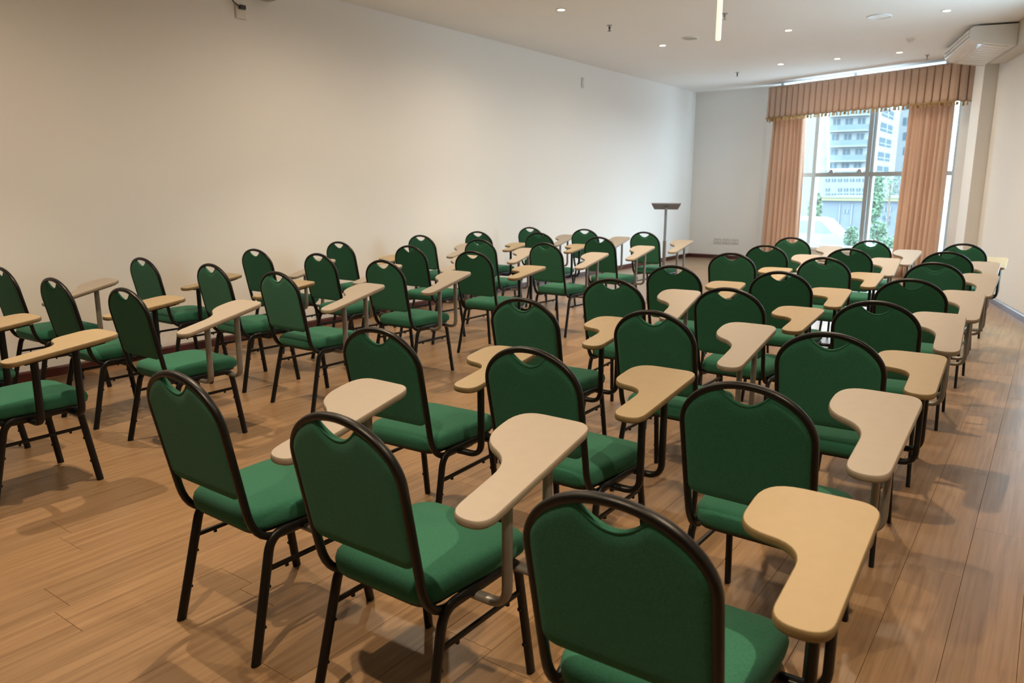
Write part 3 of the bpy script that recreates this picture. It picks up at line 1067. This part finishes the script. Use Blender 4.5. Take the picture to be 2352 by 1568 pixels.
mb = MB(); mb.box(0.018, 0.021, -0.04, -0.028, -0.04, -0.008); mb.build('switch', 'white_gloss', s)
tag(s, 'square wall outlet with a dark plug on the left wall', 'wall outlet')
mb = MB(); mb.tube([(0.035, 4.60, 2.962), (0.04, 4.56, 2.965), (0.04, 4.515, 2.985), (0.03, 4.495, 3.03), (0.02, 4.50, 3.12), (0.02, 4.52, HC)], 0.005, 0.005, (1, 0, 0), 8)
tag(mb.build('power_cable', 'dark_plastic', None, 50), 'thin dark cable looping down to the wall outlet', 'cable')

# ------------------------------------------------------------------ outside the window
mb = MB()
mb.prism([(-60, 15.6), (30, 15.6), (30, 40), (-60, 40)], 2, -1.3, -1.1)
tag(mb.build('terrace', 'concrete_pale'), kind='structure')
mb = MB(); mb.prism([(-260, 40), (160, 40), (160, 420), (-260, 420)], 2, -5.4, -5.2)
tag(mb.build('street', 'asphalt'), kind='structure')


def tower(name, x0, x1, y, dep, z1, mat, label, win=None, slabs=None):
    r = empty(name, ((x0 + x1) / 2, y, -5.2))
    w = x1 - x0
    mb = MB(); mb.box(-w / 2, w / 2, 0, dep, 0, z1 + 5.2); mb.build('walls', mat, r)
    if win:
        for (a, b_, c, d) in win:
            mb = MB(); mb.box(a, b_, -0.06, 0.02, c, d)
            f = mb.build('window', 'building_window', r)
            mb = MB(); mb.box((a + b_) / 2 - 0.06, (a + b_) / 2 + 0.06, -0.10, -0.05, c, d); mb.build('bar', 'building_white', f)
    if slabs:
        for (a, b_, c, d, mm) in slabs:
            mb = MB(); mb.box(a, b_, -1.1, 0.02, c, d); mb.build('balcony', mm, r)
    tag(r, label, 'building', 'buildings outside the window')
    return r


YB1 = 150.0
a = at_y(1822, 300, YB1); b_ = at_y(2004, 300, YB1)
zs = [at_y(1940, py, YB1).z + 5.2 for py in (405, 372, 338, 303, 268, 233, 198)]
wd = b_.x - a.x
sl = []
for z in zs:
    sl.append((-wd / 2 + 6.5, wd / 2 - 0.6, z, z + 0.25, 'building_white')); sl.append((-wd / 2 + 6.5, wd / 2 - 0.6, z + 0.25, z + 1.2, 'balcony_glass'))
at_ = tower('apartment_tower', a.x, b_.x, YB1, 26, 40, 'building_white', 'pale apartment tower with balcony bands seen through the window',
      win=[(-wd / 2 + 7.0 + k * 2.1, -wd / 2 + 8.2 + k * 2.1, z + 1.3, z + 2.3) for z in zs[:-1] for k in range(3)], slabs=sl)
for z in zs:                                          # dark windows on the tower's side
    mb = MB(); mb.box(wd / 2, wd / 2 + 0.06, 7.0, 19.0, z + 0.5, z + 2.0); f = mb.build('window', 'building_window', at_)
    mb = MB(); mb.box(wd / 2 + 0.05, wd / 2 + 0.10, 12.6, 13.4, z + 0.5, z + 2.0); mb.build('bar', 'building_white', f)
    mb = MB(); mb.box(wd / 2, wd / 2 + 0.08, 7.0, 19.0, z + 0.9, z + 1.05); mb.build('bar', 'building_white', f)
YB2 = 190.0
a = at_y(2030, 300, YB2); b_ = at_y(2130, 300, YB2)
wd = b_.x - a.x; mid = (a.x + b_.x) / 2
ww = [(at_y(2074, py, YB2).x - mid, at_y(2092, py, YB2).x - mid, at_y(2080, py + 10, YB2).z + 5.2, at_y(2080, py - 8, YB2).z + 5.2) for py in (242, 278, 312, 346, 380)]
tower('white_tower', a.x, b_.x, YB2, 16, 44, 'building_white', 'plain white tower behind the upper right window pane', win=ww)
YB3 = 110.0
a = at_y(1840, 430, YB3); b_ = at_y(1992, 430, YB3); wd = b_.x - a.x; mid = (a.x + b_.x) / 2
ww = []
for py in (414, 436, 448):
    for px in range(1897, 1985, 14):
        if px == 1911 and py == 436: continue
        ww.append((at_y(px, py, YB3).x - mid, at_y(px + 9, py, YB3).x - mid, at_y(px, py + 3, YB3).z + 5.2, at_y(px, py - 4, YB3).z + 5.2))
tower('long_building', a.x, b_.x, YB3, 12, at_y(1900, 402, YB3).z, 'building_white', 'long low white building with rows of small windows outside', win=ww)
YB4 = 80.0
a = at_y(1868, 480, YB4); b_ = at_y(2100, 480, YB4); wd = b_.x - a.x; mid = (a.x + b_.x) / 2
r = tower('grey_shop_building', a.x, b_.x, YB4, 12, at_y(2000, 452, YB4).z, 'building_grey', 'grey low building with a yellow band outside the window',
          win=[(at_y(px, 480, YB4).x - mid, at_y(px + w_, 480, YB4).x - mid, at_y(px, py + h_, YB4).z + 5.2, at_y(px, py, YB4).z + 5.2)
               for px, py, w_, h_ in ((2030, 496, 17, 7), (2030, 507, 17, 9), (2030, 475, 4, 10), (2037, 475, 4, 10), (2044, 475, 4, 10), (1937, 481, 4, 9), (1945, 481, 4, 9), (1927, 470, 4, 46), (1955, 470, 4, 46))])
mb = MB(); z_ = at_y(2040, 459, YB4).z + 5.2
mb.box(-wd / 2, wd / 2, -0.4, 0.05, z_ - 0.12, z_ + 0.16); mb.build('fascia', 'yellow_band', r)
mb = MB(); mb.box(-wd / 2, wd / 2, -0.5, 0.05, z_ + 0.16, z_ + 0.35); mb.build('roof_edge', 'building_white', r)


def foliage(name, c, rx, rz, n, leaf, trunk, label, seed, cat='tree'):
    rnd = random.Random(seed)
    r = empty(name, (c.x, c.y, trunk))
    mb = MB()
    for k in range(n):
        while True:
            p = Vector((rnd.uniform(-1, 1), rnd.uniform(-1, 1), rnd.uniform(-1, 1)))
            if p.length < 1: break
        p = Vector((p.x * rx, p.y * rx, p.z * rz)) + Vector((0, 0, c.z - trunk))
        d = Vector((rnd.gauss(0, 1), rnd.gauss(0, 1), rnd.gauss(0, 1))).normalized() * leaf
        e_ = d.cross(Vector((rnd.gauss(0, 1), rnd.gauss(0, 1), rnd.gauss(0, 1)))).normalized() * leaf * 0.45
        mb.add([p - d, p + e_, p + d, p - e_], [(0, 1, 2, 3)])
    f = mb.build('leaves', 'leaf', r); f['kind'] = 'stuff'
    mb = MB(); mb.tube([(0, 0, 0), (0.03, 0, (c.z - trunk) * 0.5), (0, 0, c.z - trunk)], max(0.03, rx * 0.08), max(0.03, rx * 0.08), (1, 0, 0), 8); mb.build('trunk', 'bark', r)
    tag(r, label, cat, 'greenery outside')


c = at_y(2012, 455, 60); foliage('street_tree', c, 0.55, 1.8, 900, 0.16, -5.2, 'tall narrow green tree behind the right window pane', 1)
c = at_y(1872, 480, 62); foliage('street_tree', c, 0.5, 1.4, 700, 0.16, -5.2, 'dark green tree behind the lower left window pane', 2)
c = at_y(2046, 425, 64); foliage('street_tree', c, 0.8, 0.9, 160, 0.12, -5.2, 'sparse small tree high behind the right window pane', 5)
c = at_y(1955, 545, 26); foliage('garden_bush', c, 0.22, 0.35, 500, 0.06, -1.1, 'bright green bush left of the central window bar', 3, 'bush')
c = at_y(2017, 535, 26); foliage('garden_bush', c, 0.26, 0.40, 500, 0.06, -1.1, 'bright green bush right of the central window bar', 4, 'bush')
c = at_y(2045, 566, 24); foliage('garden_bush', c, 0.30, 0.30, 500, 0.06, -1.1, 'low green bush beside the right curtain', 6, 'bush')
# parked car
c = at_y(1888, 499, 28)
car = empty('parked_car', (c.x, 28.0, -1.1))
hc = c.z + 1.1
body = [(-2.0, 0.25), (1.5, 0.25), (1.75, 0.45), (1.72, 0.72), (1.15, 0.88), (0.62, 0.93), (-1.6, 0.93), (-2.05, 0.85)]
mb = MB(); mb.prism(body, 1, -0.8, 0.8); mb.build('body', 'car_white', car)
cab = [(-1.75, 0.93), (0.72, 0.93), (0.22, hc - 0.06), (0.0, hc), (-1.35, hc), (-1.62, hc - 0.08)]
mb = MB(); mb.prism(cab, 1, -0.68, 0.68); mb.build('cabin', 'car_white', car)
mb = MB(); mb.prism([(-1.55, 0.97), (-0.62, 0.97), (-0.62, hc - 0.1), (-1.42, hc - 0.1)], 1, -0.70, -0.67); mb.build('side_window', 'car_glass', car)
mb = MB(); mb.prism([(-0.54, 0.97), (0.52, 0.97), (0.12, hc - 0.1), (-0.54, hc - 0.1)], 1, -0.70, -0.67); mb.build('side_window', 'car_glass', car)
for x in (-1.3, 1.05):
    mb = MB(); mb.prism([(x + 0.31 * math.cos(k * PI / 12), 0.31 + 0.31 * math.sin(k * PI / 12)) for k in range(24)], 1, -0.82, -0.60); mb.build('wheel', 'rubber', car)
    mb = MB(); mb.prism([(x + 0.31 * math.cos(k * PI / 12), 0.31 + 0.31 * math.sin(k * PI / 12)) for k in range(24)], 1, 0.60, 0.82); mb.build('wheel', 'rubber', car)
tag(car, 'white car parked outside behind the lower left window pane', 'car')
